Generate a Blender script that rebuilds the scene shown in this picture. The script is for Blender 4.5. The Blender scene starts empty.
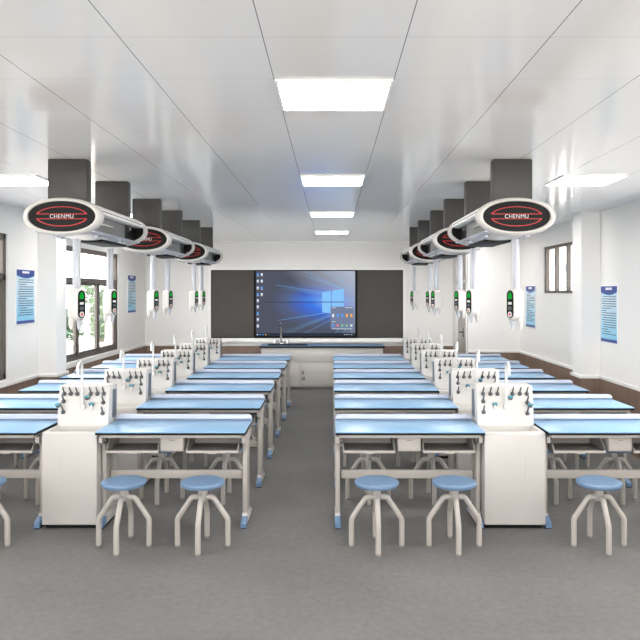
import bpy, bmesh, math, random
from mathutils import Vector, Matrix
PI = math.pi
S = bpy.context.scene
COL = S.collection

# ------------------------------------------------------------------ materials
def lin(c):
    c = c / 255.0
    return c / 12.92 if c <= 0.04045 else ((c + 0.055) / 1.055) ** 2.4
def rgb(r, g, b):
    return (lin(r), lin(g), lin(b), 1.0)

def mat(name, col, rough=0.5, metal=0.0, spec=0.5, vary=0.04, scale=8.0, bump=0.0, bscale=60.0, stretch=None):
    m = bpy.data.materials.new(name); m.use_nodes = True
    nt = m.node_tree; b = nt.nodes['Principled BSDF']
    b.inputs['Roughness'].default_value = rough
    b.inputs['Metallic'].default_value = metal
    b.inputs['Specular IOR Level'].default_value = spec
    tc = nt.nodes.new('ShaderNodeTexCoord')
    mp = nt.nodes.new('ShaderNodeMapping')
    if stretch: mp.inputs['Scale'].default_value = stretch
    nt.links.new(tc.outputs['Object'], mp.inputs['Vector'])
    n = nt.nodes.new('ShaderNodeTexNoise')
    n.inputs['Scale'].default_value = scale; n.inputs['Detail'].default_value = 4
    nt.links.new(mp.outputs['Vector'], n.inputs['Vector'])
    r = nt.nodes.new('ShaderNodeValToRGB')
    r.color_ramp.elements[0].position = 0.3; r.color_ramp.elements[1].position = 0.7
    r.color_ramp.elements[0].color = [max(0, c * (1 - vary)) for c in col[:3]] + [1]
    r.color_ramp.elements[1].color = [min(1, c * (1 + vary)) for c in col[:3]] + [1]
    nt.links.new(n.outputs['Fac'], r.inputs['Fac'])
    nt.links.new(r.outputs['Color'], b.inputs['Base Color'])
    if bump:
        n2 = nt.nodes.new('ShaderNodeTexNoise'); n2.inputs['Scale'].default_value = bscale
        nt.links.new(mp.outputs['Vector'], n2.inputs['Vector'])
        bp = nt.nodes.new('ShaderNodeBump'); bp.inputs['Strength'].default_value = bump
        bp.inputs['Distance'].default_value = 0.01
        nt.links.new(n2.outputs['Fac'], bp.inputs['Height'])
        nt.links.new(bp.outputs['Normal'], b.inputs['Normal'])
    return m

def emit(name, col, strength=1.0):
    m = bpy.data.materials.new(name); m.use_nodes = True
    nt = m.node_tree; nt.nodes.clear()
    e = nt.nodes.new('ShaderNodeEmission'); o = nt.nodes.new('ShaderNodeOutputMaterial')
    e.inputs['Color'].default_value = col; e.inputs['Strength'].default_value = strength
    nt.links.new(e.outputs[0], o.inputs['Surface'])
    return m

M = {}
M['wall'] = mat('wall_paint', rgb(236, 234, 231), 0.6, vary=0.012, scale=1.5, bump=0.05, bscale=200)
M['trimwhite'] = mat('white_trim', rgb(243, 241, 238), 0.45, vary=0.01)
M['blue'] = mat('blue_laminate', rgb(138, 178, 211), 0.28, vary=0.015, scale=3)
M['seatblue'] = mat('blue_plastic', rgb(106, 132, 161), 0.4, vary=0.02, scale=10)
M['capblue'] = mat('blue_cap', rgb(106, 134, 166), 0.35, vary=0.02)
M['black'] = mat('black_edge', rgb(18, 17, 17), 0.6, 0, 0.2, vary=0.05)
M['rail'] = mat('white_back_ledge', rgb(182, 187, 203), 0.3, vary=0.01)
M['metal'] = mat('warm_white_powder_coat', rgb(176, 169, 162), 0.42, vary=0.015, scale=5)
M['drawer'] = mat('grey_drawer_plastic', rgb(140, 135, 129), 0.5, vary=0.02)
M['cab'] = mat('white_cabinet', rgb(194, 189, 184), 0.38, vary=0.008, scale=3)
M['basin'] = mat('white_basin', rgb(202, 198, 193), 0.3, vary=0.006, scale=3)
M['tap'] = mat('grey_tap', rgb(92, 94, 96), 0.35, metal=0.3, vary=0.05)
M['teal'] = mat('teal_tap', rgb(70, 150, 168), 0.35, vary=0.05)
M['vent'] = mat('grey_vent', rgb(98, 103, 113), 0.5, vary=0.05, scale=20)
M['pipe'] = mat('white_pipe', rgb(212, 210, 208), 0.25, vary=0.01)
M['unitwhite'] = mat('unit_white', rgb(204, 200, 195), 0.25, vary=0.01)
M['shell'] = mat('shell_white_lightened', rgb(240, 238, 234), 0.3, vary=0.01)  # unit white, lightened to offset the dim light on the shell and fascia
M['pole'] = mat('pole_grey', rgb(186, 187, 190), 0.3, vary=0.02)
M['silver'] = mat('anodised_rail', rgb(170, 174, 184), 0.3, metal=0.5, vary=0.03)
M['unitgrey'] = mat('unit_grey', rgb(112, 112, 111), 0.5, vary=0.03)
M['duct'] = mat('charcoal_duct', rgb(60, 58, 56), 0.5, vary=0.04, scale=5)
M['unitblack'] = mat('unit_black', rgb(9, 9, 9), 0.5, 0, 0.2, vary=0.08)
M['red'] = mat('red_line', rgb(186, 16, 22), 0.4, vary=0.03)
M['letter'] = mat('white_letter', rgb(245, 245, 245), 0.4, vary=0.01)
M['green'] = emit('green_display', rgb(30, 170, 60), 0.8)
M['button'] = mat('grey_button', rgb(210, 210, 208), 0.4, vary=0.02)
M['darkbutton'] = mat('dark_button', rgb(70, 74, 80), 0.4, vary=0.02)
M['redbutton'] = mat('red_button', rgb(200, 80, 66), 0.4, vary=0.02)
M['plugclear'] = mat('pale_plug', rgb(180, 183, 190), 0.2, vary=0.03)
M['frame'] = mat('dark_window_frame', rgb(88, 80, 74), 0.45, vary=0.04)
M['board'] = mat('dark_board', rgb(72, 68, 65), 0.7, vary=0.03, scale=6)
M['bezel'] = mat('black_bezel', rgb(6, 6, 7), 0.5, 0, 0.15, vary=0.05)
M['doorm'] = mat('beige_door', rgb(190, 183, 174), 0.45, vary=0.02, scale=3)
M['chrome'] = mat('chrome', rgb(215, 217, 220), 0.15, metal=0.9, vary=0.02)
M['benchtop'] = mat('blue_bench_top', rgb(116, 146, 178), 0.4, vary=0.02)
M['diff'] = emit('lamp_diffuser', (1.0, 0.975, 0.94, 1), 17.0)
M['wood'] = mat('brown_wainscot', rgb(134, 111, 96), 0.5, vary=0.16, scale=2.2, stretch=(7, 7, 0.35))
M['leaf'] = mat('pale_leaf', rgb(104, 124, 92), 0.6, vary=0.45, scale=3)
M['leafdark'] = mat('green_leaf', rgb(72, 98, 74), 0.6, vary=0.5, scale=3)
M['bark'] = mat('bark', rgb(120, 104, 92), 0.8, vary=0.2)
M['ground'] = mat('pale_paving', rgb(222, 214, 206), 0.9, vary=0.08, scale=0.8)
M['lowwall'] = mat('pinkish_planter', rgb(160, 138, 128), 0.9, vary=0.08, scale=2)

def floor_mat():
    m = mat('grey_carpet_floor', rgb(111, 109, 107), 0.75, spec=0.3, vary=0.10, scale=22, bump=0.35, bscale=160)
    nt = m.node_tree; b = nt.nodes['Principled BSDF']
    ramp = [n for n in nt.nodes if n.type == 'VALTORGB'][0]
    tc = [n for n in nt.nodes if n.type == 'TEX_COORD'][0]
    w = nt.nodes.new('ShaderNodeTexNoise'); w.inputs['Scale'].default_value = 1.2; w.inputs['Detail'].default_value = 3
    nt.links.new(tc.outputs['Object'], w.inputs['Vector'])
    mr = nt.nodes.new('ShaderNodeMapRange'); mr.inputs['To Min'].default_value = 0.9; mr.inputs['To Max'].default_value = 1.1
    mr.inputs['From Min'].default_value = 0.3; mr.inputs['From Max'].default_value = 0.7
    nt.links.new(w.outputs['Fac'], mr.inputs['Value'])
    mx = nt.nodes.new('ShaderNodeMix'); mx.data_type = 'RGBA'; mx.blend_type = 'MULTIPLY'
    mx.inputs[0].default_value = 1
    nt.links.new(ramp.outputs['Color'], mx.inputs[6]); nt.links.new(mr.outputs['Result'], mx.inputs[7])
    nt.links.new(mx.outputs[2], b.inputs['Base Color'])
    return m
M['floor'] = floor_mat()

GX, GY, CELL, CELLX = -0.285, 3.52, 0.58, 0.6
def ceiling_mat():
    m = bpy.data.materials.new('ceiling_panels'); m.use_nodes = True
    nt = m.node_tree; b = nt.nodes['Principled BSDF']
    b.inputs['Roughness'].default_value = 0.13
    b.inputs['Specular IOR Level'].default_value = 0.6
    tc = nt.nodes.new('ShaderNodeTexCoord'); sx = nt.nodes.new('ShaderNodeSeparateXYZ')
    nt.links.new(tc.outputs['Object'], sx.inputs[0])
    def line(sock, off, half, CELL):
        a = nt.nodes.new('ShaderNodeMath'); a.operation = 'SUBTRACT'; a.inputs[1].default_value = off - CELL / 2
        nt.links.new(sock, a.inputs[0])
        w = nt.nodes.new('ShaderNodeMath'); w.operation = 'FLOORED_MODULO'; w.inputs[1].default_value = CELL
        nt.links.new(a.outputs[0], w.inputs[0])
        c = nt.nodes.new('ShaderNodeMath'); c.operation = 'COMPARE'
        c.inputs[1].default_value = CELL / 2; c.inputs[2].default_value = half
        nt.links.new(w.outputs[0], c.inputs[0])
        return c.outputs[0]
    lx = line(sx.outputs['X'], GX, 0.0022, CELLX); ly = line(sx.outputs['Y'], GY, 0.003, CELL)
    def mix(fac, amt, a_sock, a_col, col):
        k = nt.nodes.new('ShaderNodeMath'); k.operation = 'MULTIPLY'; k.inputs[1].default_value = amt
        nt.links.new(fac, k.inputs[0])
        mx = nt.nodes.new('ShaderNodeMix'); mx.data_type = 'RGBA'
        nt.links.new(k.outputs[0], mx.inputs[0])
        if a_sock: nt.links.new(a_sock, mx.inputs[6])
        else: mx.inputs[6].default_value = a_col
        mx.inputs[7].default_value = col
        return mx.outputs[2]
    c1 = mix(ly, 0.22, None, rgb(244, 244, 244), rgb(120, 120, 122))
    c2 = mix(lx, 1.0, c1, None, rgb(128, 128, 130))
    nt.links.new(c2, b.inputs['Base Color'])
    return m
M['ceiling'] = ceiling_mat()

def glass_mat():
    m = bpy.data.materials.new('window_glass'); m.use_nodes = True
    nt = m.node_tree; nt.nodes.clear()
    t = nt.nodes.new('ShaderNodeBsdfTransparent'); t.inputs['Color'].default_value = (0.97, 0.98, 0.98, 1)
    g = nt.nodes.new('ShaderNodeBsdfGlossy'); g.inputs['Roughness'].default_value = 0.02
    lw = nt.nodes.new('ShaderNodeLayerWeight'); lw.inputs['Blend'].default_value = 0.5
    pw = nt.nodes.new('ShaderNodeMath'); pw.operation = 'POWER'; pw.inputs[1].default_value = 5
    nt.links.new(lw.outputs['Facing'], pw.inputs[0])
    f = nt.nodes.new('ShaderNodeMath'); f.operation = 'MULTIPLY_ADD'; f.inputs[1].default_value = 0.5; f.inputs[2].default_value = 0.03
    nt.links.new(pw.outputs[0], f.inputs[0])
    x = nt.nodes.new('ShaderNodeMixShader'); o = nt.nodes.new('ShaderNodeOutputMaterial')
    nt.links.new(f.outputs[0], x.inputs[0]); nt.links.new(t.outputs[0], x.inputs[1]); nt.links.new(g.outputs[0], x.inputs[2])
    nt.links.new(x.outputs[0], o.inputs['Surface'])
    return m
M['glass'] = glass_mat()

# ------------------------------------------------------------------ mesh helpers
class MB:
    def __init__(s): s.v = []; s.f = []; s.smooth = []
    def add(s, vs, fs, smooth=False):
        o = len(s.v); s.v += [tuple(v) for v in vs]
        s.f += [tuple(i + o for i in f) for f in fs]; s.smooth += [smooth] * len(fs)
        return s
    def bm(s, b, smooth=False):
        b.verts.ensure_lookup_table(); b.verts.index_update()
        s.add([v.co[:] for v in b.verts], [[v.index for v in f.verts] for f in b.faces], smooth); b.free()
        return s
    def box(s, x0, x1, y0, y1, z0, z1, bevel=0.0, seg=2):
        b = bmesh.new(); bmesh.ops.create_cube(b, size=1)
        for v in b.verts:
            v.co = (x0 + (v.co.x + .5) * (x1 - x0), y0 + (v.co.y + .5) * (y1 - y0), z0 + (v.co.z + .5) * (z1 - z0))
        if bevel: bmesh.ops.bevel(b, geom=list(b.edges), offset=bevel, segments=seg, affect='EDGES', profile=0.5)
        return s.bm(b)
    def prism(s, pts, axis, a0, a1, smooth=False, bevel=0.0):
        """pts: 2-D outline; axis: extrusion axis ('x': pts are (y,z); 'y': (x,z); 'z': (x,y))"""
        def p(q, a):
            return {'x': (a, q[0], q[1]), 'y': (q[0], a, q[1]), 'z': (q[0], q[1], a)}[axis]
        n = len(pts)
        b = bmesh.new()
        A = [b.verts.new(p(q, a0)) for q in pts]; B = [b.verts.new(p(q, a1)) for q in pts]
        fa = b.faces.new(A); fb = b.faces.new(B[::-1])
        for i in range(n): b.faces.new((A[i], B[i], B[(i + 1) % n], A[(i + 1) % n]))
        bmesh.ops.recalc_face_normals(b, faces=list(b.faces))
        if bevel:
            eds = [e for f in (fa, fb) for e in f.edges]
            bmesh.ops.bevel(b, geom=list(set(eds)), offset=bevel, segments=2, affect='EDGES', profile=0.5)
        return s.bm(b, smooth)
    def ring(s, outer, inner, axis, a0, a1):
        """closed ring between two outlines with the same number of points"""
        def p(q, a):
            return {'x': (a, q[0], q[1]), 'y': (q[0], a, q[1]), 'z': (q[0], q[1], a)}[axis]
        n = len(outer)
        vs = [p(q, a0) for q in outer] + [p(q, a0) for q in inner] + [p(q, a1) for q in outer] + [p(q, a1) for q in inner]
        fs = []
        for i in range(n):
            j = (i + 1) % n
            fs += [(i, j, n + j, n + i), (2 * n + i, 3 * n + i, 3 * n + j, 2 * n + j),
                   (i, 2 * n + i, 2 * n + j, j), (n + i, n + j, 3 * n + j, 3 * n + i)]
        return s.add(vs, fs, True)
    def tube(s, pts, r, n=10, cap=True):
        pts = [Vector(p) for p in pts]; rs = r if isinstance(r, (list, tuple)) else [r] * len(pts)
        vs = []; fs = []; up = None
        for i, p in enumerate(pts):
            if i == 0: t = pts[1] - p
            elif i == len(pts) - 1: t = p - pts[-2]
            else: t = (pts[i + 1] - p).normalized() + (p - pts[i - 1]).normalized()
            t.normalize()
            if up is None: up = t.orthogonal().normalized()
            up = (up - t * up.dot(t)).normalized(); w = t.cross(up)
            k = 1.0
            if 0 < i < len(pts) - 1:
                d = (pts[i + 1] - p).normalized(); k = 1 / max(0.6, d.dot(t))
            for j in range(n):
                a = 2 * PI * j / n
                vs.append(p + (up * math.cos(a) + w * math.sin(a)) * rs[i] * (k if k < 1.3 else 1.3))
        for i in range(len(pts) - 1):
            for j in range(n):
                fs.append((i * n + j, i * n + (j + 1) % n, (i + 1) * n + (j + 1) % n, (i + 1) * n + j))
        if cap:
            fs.append(tuple(range(n - 1, -1, -1))); e = (len(pts) - 1) * n; fs.append(tuple(range(e, e + n)))
        return s.add(vs, fs, True)
    def lathe(s, prof, cx=0, cy=0, n=32, M4=None):
        vs = []; fs = []; k = len(prof)
        for j in range(n):
            a = 2 * PI * j / n
            for (r, z) in prof:
                v = Vector((cx + r * math.cos(a), cy + r * math.sin(a), z)); vs.append(M4 @ v if M4 else v)
        for j in range(n):
            for i in range(k - 1):
                a, b2 = j * k + i, ((j + 1) % n) * k + i
                fs.append((a, b2, b2 + 1, a + 1))
        return s.add(vs, fs, True)
    def build(s, name, m, parent=None, loc=None, auto=True, weld=True):
        me = bpy.data.meshes.new(name); me.from_pydata(s.v, [], s.f)
        me.polygons.foreach_set('use_smooth', [True] * len(s.f) if auto else s.smooth)
        b = bmesh.new(); b.from_mesh(me); bmesh.ops.remove_doubles(b, verts=list(b.verts), dist=1e-6) if weld else None
        bmesh.ops.recalc_face_normals(b, faces=list(b.faces))
        if auto:
            for e in b.edges:
                if len(e.link_faces) > 2 or (len(e.link_faces) == 2 and e.calc_face_angle(0) > math.radians(38)): e.smooth = False
        b.to_mesh(me); b.free()
        o = bpy.data.objects.new(name, me); COL.objects.link(o)
        me.materials.append(M[m] if isinstance(m, str) else m)
        if parent: o.parent = parent
        if loc: o.location = loc
        return o

def empty(name, loc=(0, 0, 0), rz=0):
    o = bpy.data.objects.new(name, None); COL.objects.link(o)
    o.empty_display_size = 0.1; o.location = loc; o.rotation_euler = (0, 0, rz); return o
def tag(o, label, cat, group=None):
    o['label'] = label; o['category'] = cat
    if group: o['group'] = group
    return o
def struct(o): o['kind'] = 'structure'; return o
def copy_tree(o, parent=None):
    c = o.copy(); COL.objects.link(c)
    if parent: c.parent = parent
    for ch in [x for x in KIDS.get(o.name, [])]:
        copy_tree(ch, c)
    return c
KIDS = {}
def scan():
    KIDS.clear()
    for o in bpy.data.objects:
        if o.parent: KIDS.setdefault(o.parent.name, []).append(o)

def ellipse(rx, rz, n=64, e=2.0, cx=0, cz=0, a0=0, a1=2 * PI, closed=True):
    pts = []
    m = n if closed else n + 1
    for i in range(m):
        a = a0 + (a1 - a0) * i / n
        c, s_ = math.cos(a), math.sin(a)
        pts.append((cx + rx * math.copysign(abs(c) ** (2 / e), c), cz + rz * math.copysign(abs(s_) ** (2 / e), s_)))
    return pts
def rrect(x0, x1, z0, z1, r, n=5):
    pts = []
    for (cx, cz, a) in ((x1 - r, z1 - r, 0), (x0 + r, z1 - r, PI / 2), (x0 + r, z0 + r, PI), (x1 - r, z0 + r, 1.5 * PI)):
        for i in range(n + 1):
            t = a + PI / 2 * i / n; pts.append((cx + r * math.cos(t), cz + r * math.sin(t)))
    return pts

# ------------------------------------------------------------------ the room
HC, XL, XR, YB, YC = 2.985, -3.95, 3.57, 14.95, 13.3
YF = -1.6
WT = 0.25
XC = 2.59           # left face of the boxed-out corner on the right
struct(MB().box(XL - WT, XR + WT, YF - WT, YB + WT, -0.15, 0).build('floor', 'floor'))
struct(MB().box(XL - WT, XR + WT, YF - WT, YB + WT, HC, HC + 0.15).build('ceiling', 'ceiling'))

def wall_x(name, x0, x1, holes):
    """wall running along y with rectangular holes (y0, y1, z0, z1), sorted"""
    mb = MB(); y = YF
    for (a, b, z0, z1) in holes:
        mb.box(x0, x1, y, a, 0, HC); mb.box(x0, x1, a, b, 0, z0); mb.box(x0, x1, a, b, z1, HC); y = b
    mb.box(x0, x1, y, YB, 0, HC)
    return struct(mb.build(name, 'wall', weld=False))
W1 = (5.6, 8.6, 0.86, 2.63); W2 = (10.0, 13.08, 0.86, 2.62); W3 = (10.2, 11.82, 1.9, 2.67)
W0 = (0.4, 4.4, 0.86, 2.63); WR0 = (0.2, 3.6, 0.9, 2.67); WR1 = (4.2, 7.6, 0.9, 2.67)  # openings out of view, added to bring daylight into the room
wl = wall_x('wall_left', XL - WT, XL, [W0, W1, W2])
wr = wall_x('wall_right', XR, XR + WT, [WR0, WR1, W3])
wb = struct(MB().box(XL, XC, YB, YB + WT, 0, HC).box(XL - WT, XL, YB, YB + WT, 0, HC).build('wall_back', 'wall', weld=False))
FW = (XL + .3, XR - .3, .86, 2.9)     # glazed opening behind the camera, added to let in more light
struct(MB().box(XL - WT, XR + WT, YF - WT, YF, 0, FW[2]).box(XL - WT, XR + WT, YF - WT, YF, FW[3], HC)
       .box(XL - WT, FW[0], YF - WT, YF, FW[2], FW[3]).box(FW[1], XR + WT, YF - WT, YF, FW[2], FW[3]).build('wall_front', 'wall', weld=False))
# boxed-out corner with the door in its aisle-facing side
DY0, DY1, DH = 13.42, 14.50, 2.72
wc = struct(MB().box(XC + 0.06, XR, YC, YB + WT, 0, HC)
            .box(XC, XC + 0.06, YC, DY0, 0, HC).box(XC, XC + 0.06, DY1, YB + WT, 0, HC)
            .box(XC, XC + 0.06, DY0, DY1, DH, HC).build('wall_corner', 'wall', weld=False))
# pillars
PL = (-3.70, 9.49, 9.84); PR = (3.32, 9.33, 9.68)
pl = struct(MB().box(XL, PL[0], PL[1], PL[2], 0, HC, 0).build('wall_pillar_left', 'wall'))
pr = struct(MB().box(PR[0], XR, PR[1], PR[2], 0, HC, 0).build('wall_pillar_right', 'wall'))
# wainscot, cap rail
ZW = 0.775
def wains(parent, boxes, caps):
    a = MB(); c = MB()
    for b in boxes: a.box(*b, 0, ZW)
    for b in caps: c.box(*b, ZW, ZW + 0.045, 0.006)
    a.build('wainscot', 'wood', parent); c.build('cap_rail', 'trimwhite', parent)
e = 0.018
wains(wl, [(XL, XL + e, YF, PL[1]), (XL, XL + e, PL[2], YB)], [(XL, XL + e + .012, YF, PL[1]), (XL, XL + e + .012, PL[2], YB)])
wains(wr, [(XR - e, XR, YF, PR[1]), (XR - e, XR, PR[2], YC)], [(XR - e - .012, XR, YF, PR[1]), (XR - e - .012, XR, PR[2], YC)])
wains(wb, [(XL + e, XC, YB - e, YB)], [(XL + e, XC, YB - e - .012, YB)])
wains(wc, [(XC, XR - e, YC - e, YC)], [(XC - .01, XR - e, YC - e - .012, YC)])
wains(pl, [(XL + e, PL[0], PL[1] - e, PL[1]), (PL[0], PL[0] + e, PL[1] - e, PL[2] + e), (XL + e, PL[0], PL[2], PL[2] + e)],
      [(XL + e, PL[0], PL[1] - e - .01, PL[1]), (PL[0], PL[0] + e + .01, PL[1] - e - .01, PL[2] + e + .01)])
wains(pr, [(PR[0], XR - e, PR[1] - e, PR[1]), (PR[0] - e, PR[0], PR[1] - e, PR[2] + e), (PR[0], XR - e, PR[2], PR[2] + e)],
      [(PR[0], XR - e, PR[1] - e - .01, PR[1]), (PR[0] - e - .01, PR[0], PR[1] - e - .01, PR[2] + e + .01)])
# white cornice strip at the back and along the sides
struct(MB().box(XL, XC, YB - 0.03, YB, HC - 0.03, HC).build('trim_1', 'trimwhite'))
struct(MB().box(XC, XR, YC - 0.03, YC, HC - 0.03, HC).build('trim_2', 'trimwhite'))

# windows
def window(name, side, y0, y1, z0, z1, mull, transom=None, fw=0.075):
    """side -1: left wall, +1: right wall"""
    xi = XL if side < 0 else XR
    xa, xb = (xi - 0.09, xi - 0.02) if side < 0 else (xi + 0.02, xi + 0.09)
    w = struct(empty(name, ((xa + xb) / 2, (y0 + y1) / 2, z0)))
    ox, oy, oz = w.location
    f = MB()
    def B(mb, a, b, c, d, dx=0.0): mb.box(xa - ox + dx, xb - ox - dx, a - oy, b - oy, c - oz, d - oz, 0.005, 1)
    B(f, y0, y1, z0, z0 + fw); B(f, y0, y1, z1 - fw, z1); B(f, y0, y0 + fw, z0, z1); B(f, y1 - fw, y1, z0, z1)
    zt = z1
    if transom: B(f, y0, y1, transom - 0.045, transom + 0.045); zt = transom
    for m_ in mull: mw = 0.035 if transom else 0.022; B(f, m_ - mw, m_ + mw, z0, zt)
    f.build('window_frame', 'frame', w)
    sash = MB()
    ys = [y0 + fw] + list(mull) + [y1 - fw]
    for a, b in zip(ys[:-1], ys[1:]):
        if not transom: continue
        zb = zt - (0.045 if transom else fw); za = z0 + fw; q = 0.03
        B(sash, a + .03, b - .03, za, za + q, .012); B(sash, a + .03, b - .03, zb - q, zb, .012)
        B(sash, a + .03, a + .03 + q, za, zb, .012); B(sash, b - .03 - q, b - .03, za, zb, .012)
    if transom: sash.build('sash', 'frame', w)
    MB().box(-0.004, 0.004, y0 + .03 - oy, y1 - .03 - oy, z0 + .03 - oz, z1 - .03 - oz).build('glass', 'glass', w)
    h = MB()
    for m_ in mull: h.box(*(sorted(((xb - ox), (xb - ox + 0.02)) if side < 0 else ((xa - ox - 0.02), (xa - ox)))), m_ - .012 - oy, m_ + .012 - oy, (zt - z0) * .5 - .05, (zt - z0) * .5 + .05, .004)
    h.build('window_latch', 'silver', w)
    s_ = MB()
    xs = sorted((xi - 0.02 if side < 0 else xi + .02, xi + 0.03 if side < 0 else xi - .03))
    s_.box(xs[0] - ox, xs[1] - ox, y0 - .02 - oy, y1 + .02 - oy, -0.04, 0.0, .005)
    if transom: s_.build('window_sill', 'trimwhite', w)
    return w
window('window_1', -1, *W1, [6.6, 7.6], 2.10)
window('window_2', -1, *W2, [11.06, 12.05], 2.10)
window('added_window_4', -1, *W0, [1.73, 3.07], 2.10)  # unseen window added on the left wall for extra daylight
window('added_window_5', 1, *WR0, [1.33, 2.47], 2.10)  # unseen window added on the right wall to brighten the room
window('added_window_6', 1, *WR1, [5.33, 6.47], 2.10)  # another unseen right-wall window, added for more light
wf = struct(empty('added_window_7', ((FW[0] + FW[1]) / 2, YF - .06, FW[2]))); fw_ = (FW[1] - FW[0]) / 2; fh_ = FW[3] - FW[2]  # unseen wide window behind the camera, added to light the room
q = MB().ring(rrect(-fw_, fw_, 0, fh_, .004, 1), rrect(-fw_ + .075, fw_ - .075, .075, fh_ - .075, .004, 1), 'y', -.035, .035)
for i in range(1, 5): q.box(-fw_ + i * fw_ * .4 - .03, -fw_ + i * fw_ * .4 + .03, -.035, .035, .07, fh_ - .07)
q.build('window_frame', 'frame', wf)
MB().box(-fw_ + .03, fw_ - .03, -.004, .004, .03, fh_ - .03).build('glass', 'glass', wf)
window('window_3', 1, *W3, [10.74, 11.28], None, 0.045)

# door
d = struct(empty('door_1', (XC, (DY0 + DY1) / 2, 0)))
hw = (DY1 - DY0) / 2
MB().box(.012, .055, -hw + .05, hw - .05, 0.005, 2.10, .004).build('door_leaf', 'doorm', d)
MB().box(.012, .055, -hw + .05, hw - .05, 2.16, DH - .06, .004).build('transom_panel', 'doorm', d)
MB().box(-.015, .058, -hw, -hw + .05, 0, DH).box(-.015, .058, hw - .05, hw, 0, DH).box(-.015, .058, -hw, hw, DH - .06, DH)\
    .box(-.015, .058, -hw, hw, 2.10, 2.16).build('door_frame', 'trimwhite', d)
MB().tube([(.012, -.12, 1.13), (-.05, -.12, 1.13), (-.05, .0, 1.13)], .011).box(.004, .012, -.145, -.095, 1.03, 1.22, .003)\
    .lathe([(0, 0), (.013, 0), (.013, .01), (0, .01)], 0, 0, 12, Matrix.Translation((.004, -.12, 1.06)) @ Matrix.Rotation(-PI / 2, 4, 'Y'))\
    .build('door_handle', 'tap', d)

# ------------------------------------------------------------------ ceiling lights
lamp0 = empty('ceiling_light')
MB().ring(rrect(-.298, .298, -.288, .288, .004, 1), rrect(-.284, .284, -.274, .274, .004, 1), 'z', -.012, 0).build('light_frame', 'trimwhite', lamp0)
MB().box(-.285, .285, -.275, .275, -.010, -.002).build('diffuser', 'diff', lamp0)
scan()
rows_l = ['nearest the camera', 'second from the camera', 'third from the camera', 'farthest, just before the back wall']
first = True
for ci, (cx, cn) in enumerate(((GX + CELLX / 2, 'centre line'), (GX - 4.5 * CELLX, 'window-side line'), (GX + 4.5 * CELLX, 'right-wall line'))):
    for ri in range(-1, 4):
        y = GY + 5 * CELL * ri + CELL / 2
        if ri == -1 or (ri == 0 and ci):  # these panels are out of view, added to brighten the room
            rn = None
        o = lamp0 if first else copy_tree(lamp0); first = False
        o.location = (cx, y, HC)
        if ri == -1: lab = f'added unseen ceiling light panel, {cn}, overhead and behind the picture edge'
        else: lab = f'square flush ceiling light panel on the {cn}, {rows_l[ri]}'
        tag(o, lab, 'ceiling light', 'square ceiling light panels')

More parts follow.
